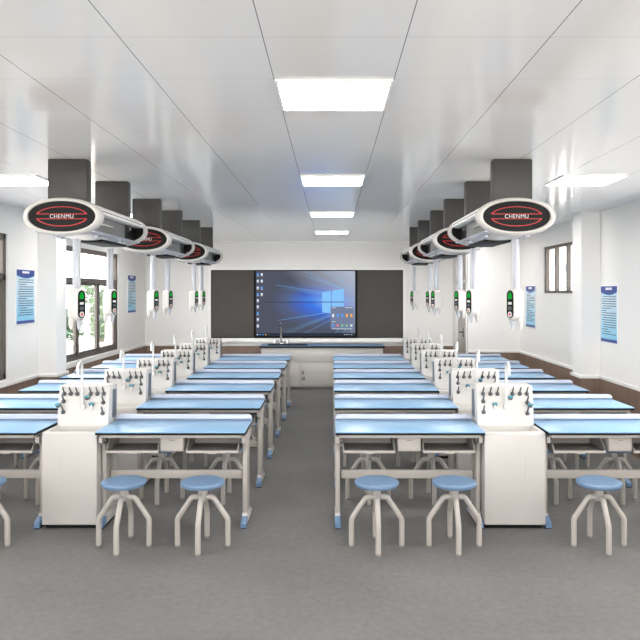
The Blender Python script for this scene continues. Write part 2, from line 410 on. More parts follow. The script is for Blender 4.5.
# ------------------------------------------------------------------ desks
D1, PITCH = 5.63, 1.2
DW, DD, DZ = 1.2, 0.57, 0.80
def make_desk():
    t = empty('lab_desk')
    h = DW / 2
    MB().box(-h, h, 0, DD, DZ - .010, DZ, .004, 2).build('work_surface', 'blue', t)
    MB().box(-h + .001, h - .001, .001, DD - .001, DZ - .027, DZ - .010, .003).build('edge_band', 'black', t)
    # raised ledge with rounded upper corners
    pr_ = [(-h, DZ), (h, DZ)]
    r = .042
    for i in range(7): a = PI / 2 * i / 6; pr_.append((h - r + r * math.cos(a), DZ + .05 - r + r * math.sin(a)))
    for i in range(7): a = PI / 2 + PI / 2 * i / 6; pr_.append((-h + r + r * math.cos(a), DZ + .05 - r + r * math.sin(a)))
    MB().prism(pr_, 'y', DD - .045, DD, bevel=.012).build('back_ledge', 'rail', t)
    # under frame
    MB().box(-h + .03, h - .03, .03, .06, DZ - .055, DZ - .027, .004).box(-h + .03, h - .03, DD - .09, DD - .05, DZ - .055, DZ - .027, .004)\
        .box(-h + .03, -h + .07, .06, DD - .09, DZ - .055, DZ - .027, .004).box(h - .07, h - .03, .06, DD - .09, DZ - .055, DZ - .027, .004)\
        .build('under_frame', 'metal', t)
    for s_ in (-1, 1):
        x = s_ * (h - .02)
        leg = MB()
        leg.box(x - .02, x + .02, .17, .35, .075, DZ - .055, .012)
        # upper bracket reaching back under the top, with a rounded inside corner
        br = [(.08, DZ - .055), (.53, DZ - .055), (.53, DZ - .10), (.46, DZ - .125)]
        for i in range(5): a = PI / 2 * i / 4; br.append((.44 - .08 * math.sin(a), DZ - .205 + .08 * math.cos(a)))
        for i in range(5): a = PI / 2 * i / 4; br.append((.17 - .05 * (1 - math.cos(a)), DZ - .19 + .08 * math.sin(a) * 1.0))
        br.append((.08, DZ - .105))
        leg.prism(br, 'x', x - .014, x + .014)
        lo = leg.build('leg', 'metal', t)
        ft = MB()
        ft.prism([(.16, .012), (.50, .012), (.50, .045), (.42, .075), (.36, .10), (.17, .10), (.16, .085)], 'x', x - .023, x + .023, bevel=.005)
        ft.build('foot', 'cab', lo)
        for (ya, yb) in ((.07, .16),):
            MB().prism([(ya, .008), (yb, .008), (yb, .078), (ya + .03, .062), (ya, .045)], 'x', x - .024, x + .024, bevel=.006).build('foot_cap', 'capblue', lo)
        MB().prism([(.50, .008), (.55, .008), (.55, .035), (.50, .05)], 'x', x - .024, x + .024, bevel=.005).build('foot_cap', 'capblue', lo)
        MB().box(x - .021, x + .021, .075, .545, 0, .010).build('foot_sole', 'black', lo)
        bt = MB()
        for zz in (DZ - .08, DZ - .11):
            bt.lathe([(0, -.012), (.010, -.012), (.010, .012), (0, .012)], 0, 0, 10, Matrix.Translation((x - s_ * .03, .12, zz)) @ Matrix.Rotation(PI / 2, 4, 'X'))
        bt.build('bolt', 'tap', lo)
    MB().box(-h + .05, h - .05, .25, .285, .362, .432, .006).build('stretcher', 'metal', t)
    for cx in (-.325, .325):
        dr = MB(); w = .213; zt, zb = DZ - .057, DZ - .188; y0, y1 = .09, .42
        dr.box(cx - w, cx + w, y0, y1, zb, zb + .012, .003)          # floor
        dr.box(cx - w, cx + w, y1 - .008, y1, zb, zt)               # back
        for sx in (-1, 1):
            xs = sorted((cx + sx * w, cx + sx * (w - .01)))
            prof = [(y0, zb), (y1, zb), (y1, zt), (y0 + .10, zt)]
            for i in range(6): q = i / 5; prof.append((y0 + .10 - .085 * (q * q * (3 - 2 * q)), zt - (zt - zb - .03) * q))
            prof.append((y0, zb + .03))
            dr.prism(prof, 'x', xs[0], xs[1])
        do = dr.build('drawer', 'drawer', t)
        MB().box(cx - w, cx + w, y0 - .006, y0 + .006, zb - .002, zb + .02, .005).box(cx - .035, cx + .035, y0 - .012, y0 - .004, zb - .006, zb + .014, .004)\
            .build('drawer_lip', 'metal', do)
    pb = MB().box(-.095, .095, .075, .42, DZ - .175, DZ - .055, .012, 3).build('power_box', 'metal', t)
    MB().box(-.022, .022, .071, .076, DZ - .088, DZ - .080, .001).build('slot', 'drawer', pb)
    return t
desk0 = make_desk()
scan()
CX = {'A': -2.36 - .6 - .005, 'B': -.69 - .6, 'C': .035 + .6, 'D': 1.745 + .6}
COLN = {'A': 'on the window side', 'B': 'just left of the aisle', 'C': 'just right of the aisle', 'D': 'by the right-hand wall'}
RN = ['nearest', 'second', 'third', 'fourth', 'fifth', 'farthest']
first = True
for k in range(6):
    for c in 'ABCD':
        o = desk0 if first else copy_tree(desk0); first = False
        o.location = (CX[c], D1 + PITCH * k, 0)
        tag(o, f'blue-topped white lab desk in the {RN[k]} row from the camera, {COLN[c]}', 'desk', f'blue lab desks {COLN[c]}')

# ------------------------------------------------------------------ stools
SZ = .497
def make_stool():
    t = empty('round_stool')
    prof = [(0, SZ - .042), (.135, SZ - .042), (.156, SZ - .037), (.165, SZ - .025), (.167, SZ - .015), (.164, SZ - .005), (.154, SZ), (.12, SZ - .001), (0, SZ - .002)]
    MB().lathe(prof, n=48).build('seat', 'seatblue', t)
    hub = MB().lathe([(0, SZ - .048), (.06, SZ - .048), (.06, SZ - .042), (0, SZ - .042)], n=20)
    hub.lathe([(0, .345), (.030, .345), (.034, .355), (.034, SZ - .045), (0, SZ - .045)], n=20)
    hub.build('seat_post', 'metal', t)
    for i in range(4):
        a = PI / 2 * i
        pr_ = [(.03, .372), (.066, .372), (.078, .368), (.088, .358), (.180, .222), (.187, .208), (.19, .19), (.19, .012)]
        pts = [(r * math.cos(a), r * math.sin(a), z) for r, z in pr_]
        lg = MB().tube(pts, .0205, 12).build('leg', 'metal', t)
        MB().lathe([(0, 0), (.021, 0), (.022, .014), (0, .014)], .19 * math.cos(a), .19 * math.sin(a), 12).build('foot_pad', 'drawer', lg)
    return t
stool0 = make_stool(); scan(); first = True
ENDS = {'A': (('wall end', -.3), ('sink end', .33)), 'B': (('sink end', -.275), ('aisle end', .32)),
        'C': (('aisle end', -.29), ('sink end', .295)), 'D': (('sink end', -.32), ('wall end', .28))}
for k in range(6):
    for c in 'ABCD':
        for en, dx in ENDS[c]:
            if k == 0 and en == 'wall end': continue        # outside the picture
            o = stool0 if first else copy_tree(stool0); first = False
            o.location = (CX[c] + dx, D1 - .31 + PITCH * k, 0)
            tag(o, f'blue round stool at the {en} of the {RN[k]}-row desk {COLN[c]}', 'stool', f'blue stools at the desks {COLN[c]}')

# ------------------------------------------------------------------ sink cabinets
def make_sink(w, side):
    """side -1: left island (grey vents seen on the right), +1: right island"""
    t = empty('sink_cabinet')
    h = w / 2; ZT = .785; dep = .57
    MB().box(-h + .02, h - .02, .03, dep - .02, 0, .03).build('plinth', 'black', t)
    bd = MB().box(-h, h, 0, dep, .03, .70, .012, 3)
    bd.build('cabinet_body', 'cab', t)
    MB().box(-h, h, -.006, .02, .035, .768, .008, 3).build('front_panel', 'cab', t)
    g = MB()
    for gx in (-.075, .085): g.box(gx - .0025, gx + .0025, -.0075, .004, .10, .60)
    g.build('panel_groove', 'cab', t)
    # basin: rim plus recessed bowl
    b = bmesh.new()
    bmesh.ops.create_cube(b, size=1)
    for v in b.verts: v.co = (v.co.x * w, (v.co.y + .5) * dep, .70 + (v.co.z + .5) * (ZT - .70))
    bmesh.ops.bevel(b, geom=list(b.edges), offset=.010, segments=2, affect='EDGES', profile=.5)
    top = max(b.faces, key=lambda f: f.calc_center_median().z)
    r = bmesh.ops.inset_region(b, faces=[top], thickness=.03)
    for v in top.verts:
        if v.co.y > .25: v.co.y = .29
    ex = bmesh.ops.extrude_face_region(b, geom=[top])
    nv = [q for q in ex['geom'] if isinstance(q, bmesh.types.BMVert)]
    for v in nv: v.co.z -= .06; v.co.x *= .93
    bmesh.ops.delete(b, geom=[top], context='FACES_ONLY')
    MB().bm(b).build('basin', 'basin', t)
    # splash back with a fold, sloped front
    pf = [(.30, ZT - .02), (.325, .975), (.352, 1.094), (.362, 1.110), (.385, 1.118), (.53, 1.118), (.555, 1.110), (.565, 1.09), (.565, ZT - .02)]
    sp = MB().prism(pf, 'x', -h + .004, h - .004, bevel=.014).build('splash_back', 'basin', t)
    MB().box(-h + .02, h - .02, .3235, .33, .972, .976).build('splash_fold', 'cab', sp)
    for s_ in (-1, 1):
        xv = s_ * (h - .004)
        v = MB().prism([(.40, .83), (.515, .845), (.515, 1.065), (.425, 1.075)], 'x', *(sorted((xv - s_ * .002, xv + s_ * .004))))
        v.build('side_vent', 'vent', t)
    # taps: a round knob on the panel with a stem rising outwards
    def face_y(z): return .30 + (z - .765) * (.025 / .21) if z < .975 else .325 + (z - .975) * (.027 / .13)
    def tap(x, z, m='tap', name='tap'):
        y = face_y(z)
        mb = MB()
        mb.lathe([(0, 0), (.017, 0), (.019, .008), (.016, .022), (.007, .03), (0, .03)], 0, 0, 14, Matrix.Translation((x, y + .002, z)) @ Matrix.Rotation(PI / 2, 4, 'X'))
        mb.tube([(x, y - .012, z), (x + side * -.003, y - .02, z + .02), (x, y - .045, z + .062)], [.0095, .0075, .006], 8)
        mb.build(name, m, t)
    for x in (-.178, -.118, -.060, .062, .122, .180): tap(x * w / .47, 1.048)
    for (x, z) in ((-.178, .985), (-.178, .895), (.180, .975), (.178, .885)): tap(x * w / .47, z)
    def teal_valve(x, z, name):
        y = face_y(z); mb = MB()
        mb.lathe([(0, 0), (.014, 0), (.014, .025), (.020, .027), (.020, .042), (0, .044)], 0, 0, 14, Matrix.Translation((x, y + .002, z)) @ Matrix.Rotation(PI / 2, 4, 'X'))
        o = mb.build(name, 'tap', t)
        hd = MB().box(x - .021, x + .021, y - .052, y - .036, z + .002, z + .018, .005).build('valve_handle', 'teal', o)
        return y, o
    teal_valve(.040, 1.018, 'water_valve')
    xx = .08 if side < 0 else -.095
    y, o = teal_valve(xx, .962, 'water_valve')
    MB().tube([(xx, y - .03, .958), (xx, y - .045, .945), (xx, y - .045, .915)], [.010, .009, .007], 10).build('spout', 'pipe', o)
    teal_valve(.205 if side > 0 else -.205, .955, 'water_valve')
    # swan-neck faucet
    pts = [(0, .312, .93), (0, .298, .96), (0, .29, 1.0), (0, .29, 1.27)]
    for i in range(1, 11):
        a = PI * i / 10; pts.append((0, .29 - .05 * (1 - math.cos(a)), 1.27 + .055 * math.sin(a)))
    pts.append((0, .19, 1.225))
    MB().tube(pts, .0115, 12).lathe([(0, .925), (.02, .925), (.02, .955), (.013, .965), (0, .965)], 0, .305, 16).build('swan_neck_faucet', 'pipe', t)
    return t
sl = make_sink(.447, -1); sr = make_sink(.495, 1); scan()
for s0, x, cn in ((sl, -2.118, 'left'), (sr, 1.490, 'right')):
    for k in range(6):
        o = s0 if k == 0 else copy_tree(s0)
        o.location = (x, D1 + .07 + PITCH * k, 0)
        tag(o, f'white sink cabinet with tap panel, {RN[k]} from the camera in the {cn} island', 'sink cabinet', f'white sink cabinets in the {cn} island')

# ------------------------------------------------------------------ ceiling service units
ZU = 2.513
def text_mesh(txt, size, ext=.001):
    cu = bpy.data.curves.new('lettering', 'FONT'); cu.body = txt; cu.size = size; cu.extrude = ext
    cu.align_x = 'CENTER'; cu.align_y = 'CENTER'; cu.space_character = 1.08; cu.offset = -.0007
    o = bpy.data.objects.new('lettering_source', cu); COL.objects.link(o)
    dg = bpy.context.evaluated_depsgraph_get(); dg.update()
    me = bpy.data.meshes.new_from_object(o.evaluated_get(dg)); bpy.data.objects.remove(o); bpy.data.curves.remove(cu)
    me.name = 'lettering'; return me
def make_unit():
    t = empty('ceiling_service_unit')
    L = 1.42; RX, RZ = .310, .149; E = 2.1
    # white front bezel: rounded oval ring
    vs = []; n = 72; loops = [(.262, .117, .022), (.268, .122, .004), (.285, .133, 0), (.302, .144, .010), (RX, RZ, .03), (RX, RZ, .085), (.298, .138, .095), (.262, .117, .095)]
    for (rx, rz, y) in loops: vs += [(p[0], y, p[1]) for p in ellipse(rx, rz, n, E)]
    fs = []
    for i in range(len(loops)):
        i2 = (i + 1) % len(loops)
        for j in range(n): fs.append((i * n + j, i * n + (j + 1) % n, i2 * n + (j + 1) % n, i2 * n + j))
    MB().add(vs, fs, True).build('front_bezel', 'unitwhite', t)
    pn = MB().prism(ellipse(.263, .118, 72, E), 'y', .016, .05).build('front_panel', 'unitblack', t)
    # red outlined upper and lower arcs
    def seg_ring(sgn):
        def outl(rx, rz, zc):
            pts = []
            a0 = math.asin(zc / rz)
            for i in range(33):
                a = a0 + (PI - 2 * a0) * i / 32; pts.append((rx * math.cos(a), sgn * rz * math.sin(a)))
            return pts + [(pts[-1][0] + (pts[0][0] - pts[-1][0]) * i / 8, sgn * zc) for i in range(1, 8)]
        return outl(.205, .078, .0165), outl(.196, .0725, .0215)
    for sgn in (1, -1):
        a, b = seg_ring(sgn)
        MB().ring(a, b, 'y', .0135, .018).build('red_outline', 'red', pn)
    me = text_mesh('CHENMU', .043)
    lo = bpy.data.objects.new('lettering', me); COL.objects.link(lo); lo.parent = pn
    me.materials.clear(); me.materials.append(M['letter'])
    lo.rotation_euler = (PI / 2, 0, 0); lo.location = (0, .0145, -.001)
    # top and bottom shells
    def shell(a0, a1, name, m):
        o_ = ellipse(RX - .003, RZ - .003, 24, E, 0, 0, a0, a1, False); i_ = ellipse(RX - .018, RZ - .018, 24, E, 0, 0, a0, a1, False)
        return MB().prism(o_ + i_[::-1], 'y', .11, L - .03).build(name, m, t)
    up = shell(.62, PI - .62, 'top_shell', 'shell')
    lo_ = shell(PI + .9, 2 * PI - .9, 'bottom_shell', 'unitwhite')
    for s_ in (-1, 1):
        fx_ = lambda a_, b_: sorted((s_ * a_, s_ * b_))
        fa_ = MB().box(*fx_(.236, .268), .08, L - .03, .034, .082, .007).build('fascia', 'shell', up)
        MB().box(*fx_(.2670, .2695), .12, L - .06, .056, .062).build('shell_groove', 'darkbutton', fa_)
        MB().box(*fx_(.165, .245), .08, L - .03, .030, .038).build('inner_soffit', 'shell', up)
        MB().box(*fx_(.150, .236), .08, L - .03, -.118, -.104, .004).build('silver_rail', 'silver', lo_)
    MB().box(-.12, .12, .62, L - .06, -.156, -.125, .004).build('cable_slot', 'unitblack', t)
    for yy in (.3, .42, .55, .95, 1.1):
        for s_ in (-1, 1): MB().box(s_ * .165 - .018, s_ * .165 + .018, yy, yy + .05, -.142, -.122, .003).build('socket_cover', 'silver', t)
    # inner core
    MB().box(-.20, .20, .05, 1.02, -.104, .118, .004).build('inner_core', 'unitgrey', t)
    MB().box(-.185, .185, 1.02, L - .02, -.115, .118).build('rear_core', 'unitblack', t)
    for s_ in (-1, 1):
        MB().box(*sorted((s_ * .200, s_ * .222)), .15, .62, -.040, -.024, .005).build('handle_bar', 'unitwhite', t)
        MB().lathe([(0, 0), (.018, 0), (.018, .012), (0, .012)], 0, 0, 14, Matrix.Translation((s_ * .185, 1.22, .01)) @ Matrix.Rotation(s_ * PI / 2, 4, 'Y')).build('rear_knob', 'drawer', t)
    MB().ring(ellipse(RX, RZ, 72, E), ellipse(.276, .118, 72, E), 'y', L - .035, L).build('rear_bezel', 'unitwhite', t)
    MB().prism(ellipse(.277, .119, 72, E), 'y', L - .03, L - .012).build('rear_panel', 'unitblack', t)
    for y0 in (.13, 1.26):
        dm = MB().box(-.158, .158, y0, y0 + .11, .13, HC - ZU - .001, .010, 2); dm.build('ceiling_duct', 'duct', t)
    return t
unit0 = make_unit(); scan(); first = True
UN = ['nearest', 'middle', 'farthest']
UX = {'left': -2.09, 'right': 1.455}
for sd in ('left', 'right'):
    for k in range(3):
        o = unit0 if first else copy_tree(unit0); first = False
        o.location = (UX[sd] - (.02 if sd == 'left' else 0), 5.5 + 2.4 * k, ZU)
        tag(o, f'white oval ceiling service unit with dark ducts, {UN[k]} on the {sd} side', 'ceiling unit', f'oval ceiling service units on the {sd}')

# ------------------------------------------------------------------ hanging power pendants
def make_pendant(side):
    """origin at the housing centre; the panel faces +x (side=-1, left row) or -x"""
    t = empty('power_pendant')
    ztop = .52
    a = MB().box(-.024, .024, -.024, .024, .10, ztop, .006)
    p = a.build('pole', 'silver', t)
    MB().box(-.029, .029, -.012, .012, .10, ztop, .003).box(-.012, .012, -.029, .029, .10, ztop, .003).build('pole_ridge', 'pole', p)
    # housing: stadium outline in the y-z plane, extruded along x, domed towards the back
    st = []
    for i in range(17): q = PI * i / 16; st.append((.052 * math.cos(q), .083 + .052 * math.sin(q) * .9))
    for i in range(17): q = PI + PI * i / 16; st.append((.052 * math.cos(q), -.083 + .052 * math.sin(q) * .9))
    f = -side
    vs = []; fs = []; prof = [(f * .05, .84), (f * .046, .95), (f * .035, 1.0), (-f * .02, 1.0), (-f * .042, .93), (-f * .052, .78)]
    n = len(st)
    for (x, s_) in prof: vs += [(x, y * s_, z * (.4 + .6 * s_) if s_ < 1 else z) for y, z in st]
    for i in range(len(prof) - 1):
        for j in range(n): fs.append((i * n + j, i * n + (j + 1) % n, (i + 1) * n + (j + 1) % n, (i + 1) * n + j))
    fs.append(tuple(range(n))); fs.append(tuple(range((len(prof) - 1) * n, len(prof) * n)))
    MB().add(vs, fs, True).build('housing', 'unitwhite', t)
    pst = [(y * .74, z * .86) for y, z in st]
    xs = lambda a_, b_: sorted((f * a_, f * b_))
    cp = MB().prism(pst, 'x', *xs(.047, .0525)).build('control_panel', 'bezel', t)
    MB().box(*xs(.052, .0545), -.022, .022, .042, .078, .002).prism([(-.018, .078), (.018, .078), (.006, .097), (-.006, .097)], 'x', *xs(.052, .0545)).build('display', 'green', cp)
    MB().box(*xs(.052, .055), -.020, .020, -.002, .018, .003).build('button', 'button', cp)
    MB().box(*xs(.052, .055), -.020, -.002, -.045, -.018, .003).box(*xs(.052, .055), .002, .020, -.045, -.018, .003).build('button', 'darkbutton', cp)
    MB().lathe([(0, 0), (.022, 0), (.022, .004), (.013, .004)], 0, 0, 18, Matrix.Translation((f * .052, 0, -.080)) @ Matrix.Rotation(f * PI / 2, 4, 'Y')).build('socket_ring', 'button', cp)
    MB().lathe([(0, 0), (.012, 0), (.012, .005), (0, .005)], 0, 0, 14, Matrix.Translation((f * .052, 0, -.080)) @ Matrix.Rotation(f * PI / 2, 4, 'Y')).build('switch', 'redbutton', cp)
    MB().box(*xs(.0475, .0505), -.014, .014, -.122, -.117).build('maker_mark', 'darkbutton', t)
    for (px, py, m_, dz) in ((-f * .028, -.022, 'unitwhite', -.0), (f * .018, .018, 'plugclear', -.005)):
        MB().tube([(px, py, -.075 + dz), (px, py, -.115 + dz), (px - f * .004, py - .004, -.15 + dz), (px - f * .004, py - .006, -.185 + dz), (px, py - .002, -.20 + dz)], [.024, .026, .02, .013, .009], 14).build('plug', m_, t)
    return t
pL = make_pendant(-1); pR = make_pendant(1); scan()
PN = ['nearest', 'second', 'third', 'fourth', 'fifth', 'farthest']
ZH = 1.822
for p0, xs_, sd, rot in ((pL, (-2.03, -2.14), 'left', -.43), (pR, (1.47, 1.376), 'right', .46)):
    for k in range(6):
        o = p0 if k == 0 else copy_tree(p0)
        o.location = (xs_[k % 2], 5.62 + 1.2 * k, ZH); o.rotation_euler.z = rot
        tag(o, f'white power pendant with green display, {PN[k]} hanging under the {sd} ceiling units', 'power pendant', f'power pendants under the {sd} ceiling units')

# ------------------------------------------------------------------ front wall: boards and display
def at(px, py, y): return ((px - 331) * y / 704, 1.92 - (py - 292) * y / 704)
yb = YB
BX0, BX1, BZ0, BZ1 = -2.54, 1.525, .945, 2.385
SX0, SX1 = -1.62, .545
def board(name, x0, x1, lab):
    t = empty(name, ((x0 + x1) / 2, yb, BZ0)); w = (x1 - x0) / 2; h = BZ1 - BZ0
    MB().box(-w + .012, w - .012, -.04, -.001, .012, h - .012).build('board_surface', 'board', t)
    MB().ring(rrect(-w, w, 0, h, .004, 1), rrect(-w + .014, w - .014, .014, h - .014, .004, 1), 'y', -.046, -.001).build('board_frame', 'bezel', t)
    return tag(t, lab, 'board', 'sliding writing boards')
board('writing_board', BX0, SX0 - .002, 'dark grey writing board left of the large screen')
board('writing_board', SX1 + .002, BX1, 'dark grey writing board right of the large screen')
trim = struct(MB().ring(rrect(BX0 - .06, BX1 + .06, BZ0 - .06, BZ1 + .05, .005, 1), rrect(BX0 - .002, BX1 + .002, BZ0 - .002, BZ1 + .002, .004, 1), 'y', yb - .05, yb).build('trim_3', 'trimwhite'))
struct(MB().box(BX0 - .06, BX1 + .06, yb - .11, yb - .0, BZ0 - .09, BZ0 - .062, .006).build('trim_4', 'trimwhite'))

def screen_mat():
    m = bpy.data.materials.new('desktop_picture'); m.use_nodes = True
    nt = m.node_tree; nt.nodes.clear(); N = nt.nodes; Lk = nt.links
    tc = N.new('ShaderNodeTexCoord'); sx = N.new('ShaderNodeSeparateXYZ'); Lk.new(tc.outputs['Object'], sx.inputs[0])
    def math_(op, a, b=None):
        n = N.new('ShaderNodeMath'); n.operation = op
        for i, q in enumerate((a, b)):
            if q is None: continue
            if isinstance(q, (int, float)): n.inputs[i].default_value = q
            else: Lk.new(q, n.inputs[i])
        return n.outputs[0]
    X, Z = sx.outputs['X'], sx.outputs['Z']
    # glow centred on the light window (x=.55, z=.1)
    dx = math_('MULTIPLY', math_('SUBTRACT', X, .45), .82); dz = math_('MULTIPLY', math_('SUBTRACT', Z, .02), 1.75)
    r = math_('SQRT', math_('ADD', math_('MULTIPLY', dx, dx), math_('MULTIPLY', dz, dz)))
    ramp = N.new('ShaderNodeValToRGB'); Lk.new(r, ramp.inputs['Fac'])
    cr = ramp.color_ramp; cr.elements[0].position = 0; cr.elements[0].color = rgb(84, 150, 234)
    cr.elements[1].position = 1.0; cr.elements[1].color = rgb(76, 80, 94)
    for p_, c_ in ((.28, rgb(60, 112, 216)), (.5, rgb(68, 96, 176)), (.72, rgb(80, 90, 122))):
        e_ = cr.elements.new(p_); e_.color = c_
    # paler haze to the top right of the picture
    hz = N.new('ShaderNodeMapRange'); hz.inputs['From Min'].default_value = .15; hz.inputs['From Max'].default_value = 1.5
    hz.inputs['To Max'].default_value = .85
    Lk.new(math_('ADD', X, math_('MULTIPLY', Z, .9)), hz.inputs['Value'])
    mx = N.new('ShaderNodeMix'); mx.data_type = 'RGBA'; Lk.new(hz.outputs[0], mx.inputs[0]); Lk.new(ramp.outputs['Color'], mx.inputs[6]); mx.inputs[7].default_value = rgb(176, 182, 196)
    # beams fanning to the left from the window
    ang = math_('DIVIDE', math_('SUBTRACT', Z, .04), math_('ADD', math_('MULTIPLY', math_('SUBTRACT', .72, X), 1.0), .55))
    wv = N.new('ShaderNodeTexNoise'); wv.noise_dimensions = '1D'; wv.inputs['Scale'].default_value = 9; wv.inputs['Detail'].default_value = 2; Lk.new(ang, wv.inputs['W'])
    bm_ = N.new('ShaderNodeMapRange'); bm_.inputs['From Min'].default_value = .5; bm_.inputs['From Max'].default_value = .75; bm_.inputs['To Max'].default_value = .42
    Lk.new(wv.outputs['Fac'], bm_.inputs['Value'])
    fall = N.new('ShaderNodeMapRange'); fall.inputs['From Min'].default_value = -.6; fall.inputs['From Max'].default_value = .6; Lk.new(X, fall.inputs['Value'])
    mx2 = N.new('ShaderNodeMix'); mx2.data_type = 'RGBA'; Lk.new(math_('MULTIPLY', bm_.outputs[0], fall.outputs[0]), mx2.inputs[0]); Lk.new(mx.outputs[2], mx2.inputs[6]); mx2.inputs[7].default_value = rgb(120, 190, 245)
    em = N.new('ShaderNodeEmission'); Lk.new(mx2.outputs[2], em.inputs['Color']); em.inputs['Strength'].default_value = 1.0
    o = N.new('ShaderNodeOutputMaterial'); Lk.new(em.outputs[0], o.inputs['Surface'])
    return m
M['screen'] = screen_mat()
M['pane'] = emit('light_window', rgb(128, 186, 236), 1.0); M['icon'] = emit('icon_white', rgb(214, 222, 232), 1.0)
M['iconb'] = emit('icon_blue', rgb(86, 150, 226), 1.0); M['icono'] = emit('icon_orange', rgb(240, 170, 84), 1.0)
M['iconr'] = emit('icon_pink', rgb(222, 120, 132), 1.0); M['icong'] = emit('icon_green', rgb(130, 190, 140), 1.0)
M['panelgrey'] = emit('app_panel', rgb(112, 122, 148), 1.0); M['taskbar'] = emit('task_bar', rgb(44, 50, 62), 1.0)
M['beam'] = emit('beam_line', rgb(60, 66, 88), 1.0); M['beaml'] = emit('beam_light', rgb(110, 178, 240), 1.0)
tv = empty('interactive_display', ((SX0 + SX1) / 2, yb, BZ0)); hw = (SX1 - SX0) / 2; hh = BZ1 - BZ0
MB().ring(rrect(-hw, hw, 0, hh, .01, 2), rrect(-hw + .035, hw - .035, .045, hh - .02, .004, 2), 'y', -.075, -.001).box(-hw + .02, hw - .02, -.05, -.002, .02, hh - .01).build('screen_bezel', 'bezel', tv)
sc = MB().box(-hw + .034, hw - .034, -.006, .006, -(hh - .065) / 2, (hh - .065) / 2).build('screen', 'screen', tv, (0, -.058, .045 + (hh - .065) / 2))
def sq(mb, x0, x1, z0, z1, y=-.0085): mb.box(x0, x1, y, -.0062, z0, z1)
def spx(px, py):   # picture position on the screen, from the display's own proportions
    return ((px - 240) / 130.0, )
def S_(u, v): return (-hw + .035 + u * (2 * hw - .07), (hh - .065) / 2 - v * (hh - .065))
# four-pane light window
pw = MB()
def quad(mb, pts, y0=-.0085, y1=-.0062): mb.prism(pts, 'y', y0, y1)
def P(u, v): return S_(u, v)
for (u0, u1, t0, t1, b0, b1) in ((.668, .755, .325, .308, .635, .652), (.768, .885, .300, .272, .656, .690)):
    zm = .478
    quad(pw, [P(u0, t0), P(u1, t1), P(u1, zm - .008), P(u0, zm - .008)])
    quad(pw, [P(u0, zm + .008), P(u1, zm + .008), P(u1, b1), P(u0, b0)])
pw.build('window_emblem', 'pane', sc)
bl = MB(); quad(bl, [P(.08, .474), P(.885, .472), P(.885, .482), P(.08, .486)], -.0092, -.0062); bl.build('horizon_line', 'beam', sc)
b2 = MB()
quad(b2, [P(.20, .215), P(.885, .375), P(.885, .380), P(.20, .218)], -.0090); quad(b2, [P(.50, .075), P(.885, .268), P(.885, .274), P(.50, .078)], -.0090)
quad(b2, [P(.22, .760), P(.70, .640), P(.70, .646), P(.22, .763)], -.0090); b2.build('light_beam', 'beaml', sc)
for i, v in enumerate((.06, .16, .265, .365, .46, .555, .655, .75, .85)):
    for j, u in enumerate((.018, .058)):
        if j and i > 3: continue
        c = P(u, v); q = MB(); sq(q, c[0] - .020, c[0] + .020, c[1] - .012, c[1] + .034); o = q.build('icon', 'icon' if (i + j) % 3 else 'iconb', sc)
        q = MB(); sq(q, c[0] - .022, c[0] + .022, c[1] - .028, c[1] - .020); q.build('caption', 'icon', o)
q = MB(); c0 = P(0, .955); c1 = P(1, 1); sq(q, c0[0], c1[0], c1[1], c0[1]); tb = q.build('task_bar', 'taskbar', sc)
for i, u in enumerate((.015, .042, .07, .098)):
    c = P(u, .978); q = MB(); sq(q, c[0] - .012, c[0] + .012, c[1] - .011, c[1] + .011, -.0105); q.build('task_icon', ('icon', 'iconb', 'iconb', 'icono')[i], tb)
q = MB(); 
for u in (.895, .915, .935, .965): c = P(u, .978); sq(q, c[0] - .01, c[0] + .01, c[1] - .006, c[1] + .006, -.0105)
q.build('tray_icons', 'icon', tb)
q = MB(); a = P(.752, .548); b = P(.985, .895); sq(q, a[0], b[0], b[1], a[1], -.0102); ap = q.build('app_panel', 'panelgrey', sc)
for rr, (v, cs) in enumerate(((.685, ('icon', 'iconb', 'iconb', 'icono', 'icono')), (.838, ('iconb', 'iconr', 'icong', 'icong', 'icon')))):
    for i, cc in enumerate(cs):
        c = P(.778 + .046 * i, v); q = MB(); hgt = .034 if rr == 0 else .022
        sq(q, c[0] - .021, c[0] + .021, c[1] - hgt, c[1] + hgt, -.0118); q.build('app_icon', cc, ap)
q = MB()
for u0, u1, v in ((.765, .805, .565), (.90, .975, .565), (.765, .80, .78), (.77, .97, .89)):
    a = P(u0, v); b = P(u1, v); sq(q, a[0], b[0], a[1] - .005, a[1] + .005, -.0115)
q.build('panel_caption', 'icon', ap)
tag(tv, 'large wall display showing a glowing blue computer desktop', 'display')

# ------------------------------------------------------------------ teacher's bench
bx0, bx1, by0, by1, bz = -1.37, 1.02, 13.8, 14.4, .865
t = empty('demonstration_bench', ((bx0 + bx1) / 2, by0, 0)); w = (bx1 - bx0) / 2; dp = by1 - by0
MB().box(-w + .03, w - .03, .03, dp - .01, 0, .055).build('plinth', 'unitgrey', t)
MB().box(-w, w, .012, dp, .05, bz - .04, .006).build('bench_body', 'cab', t)
MB().box(-w + .02, w - .02, -.004, .014, .545, bz - .075, .005).build('front_panel', 'cab', t)
for (a, b) in ((-w + .02, -.43), (-.42, .42), (.43, w - .02)):
    pn_ = MB().box(a + .003, b - .003, -.004, .014, .075, .535, .005).build('cupboard_door', 'cab', t)
MB().box(-.40, -.355, -.008, -.003, .30, .38, .002).build('outlet', 'drawer', t)
MB().box(-.40, -.33, -.008, -.003, .19, .26, .002).build('outlet', 'drawer', t)
MB().box(-w - .03, w + .03, -.03, dp + .01, bz - .04, bz - .006, .004).build('worktop_edge', 'black', t)
MB().box(-w - .027, w + .027, -.027, dp + .008, bz - .006, bz, .002).build('worktop', 'benchtop', t)
MB().box(-1.08, -.30, .06, dp - .10, bz - .002, bz + .003, .001).build('sink_bowl', 'black', t)
fx = (281 - 331) * 14.3 / 704 - (bx0 + bx1) / 2
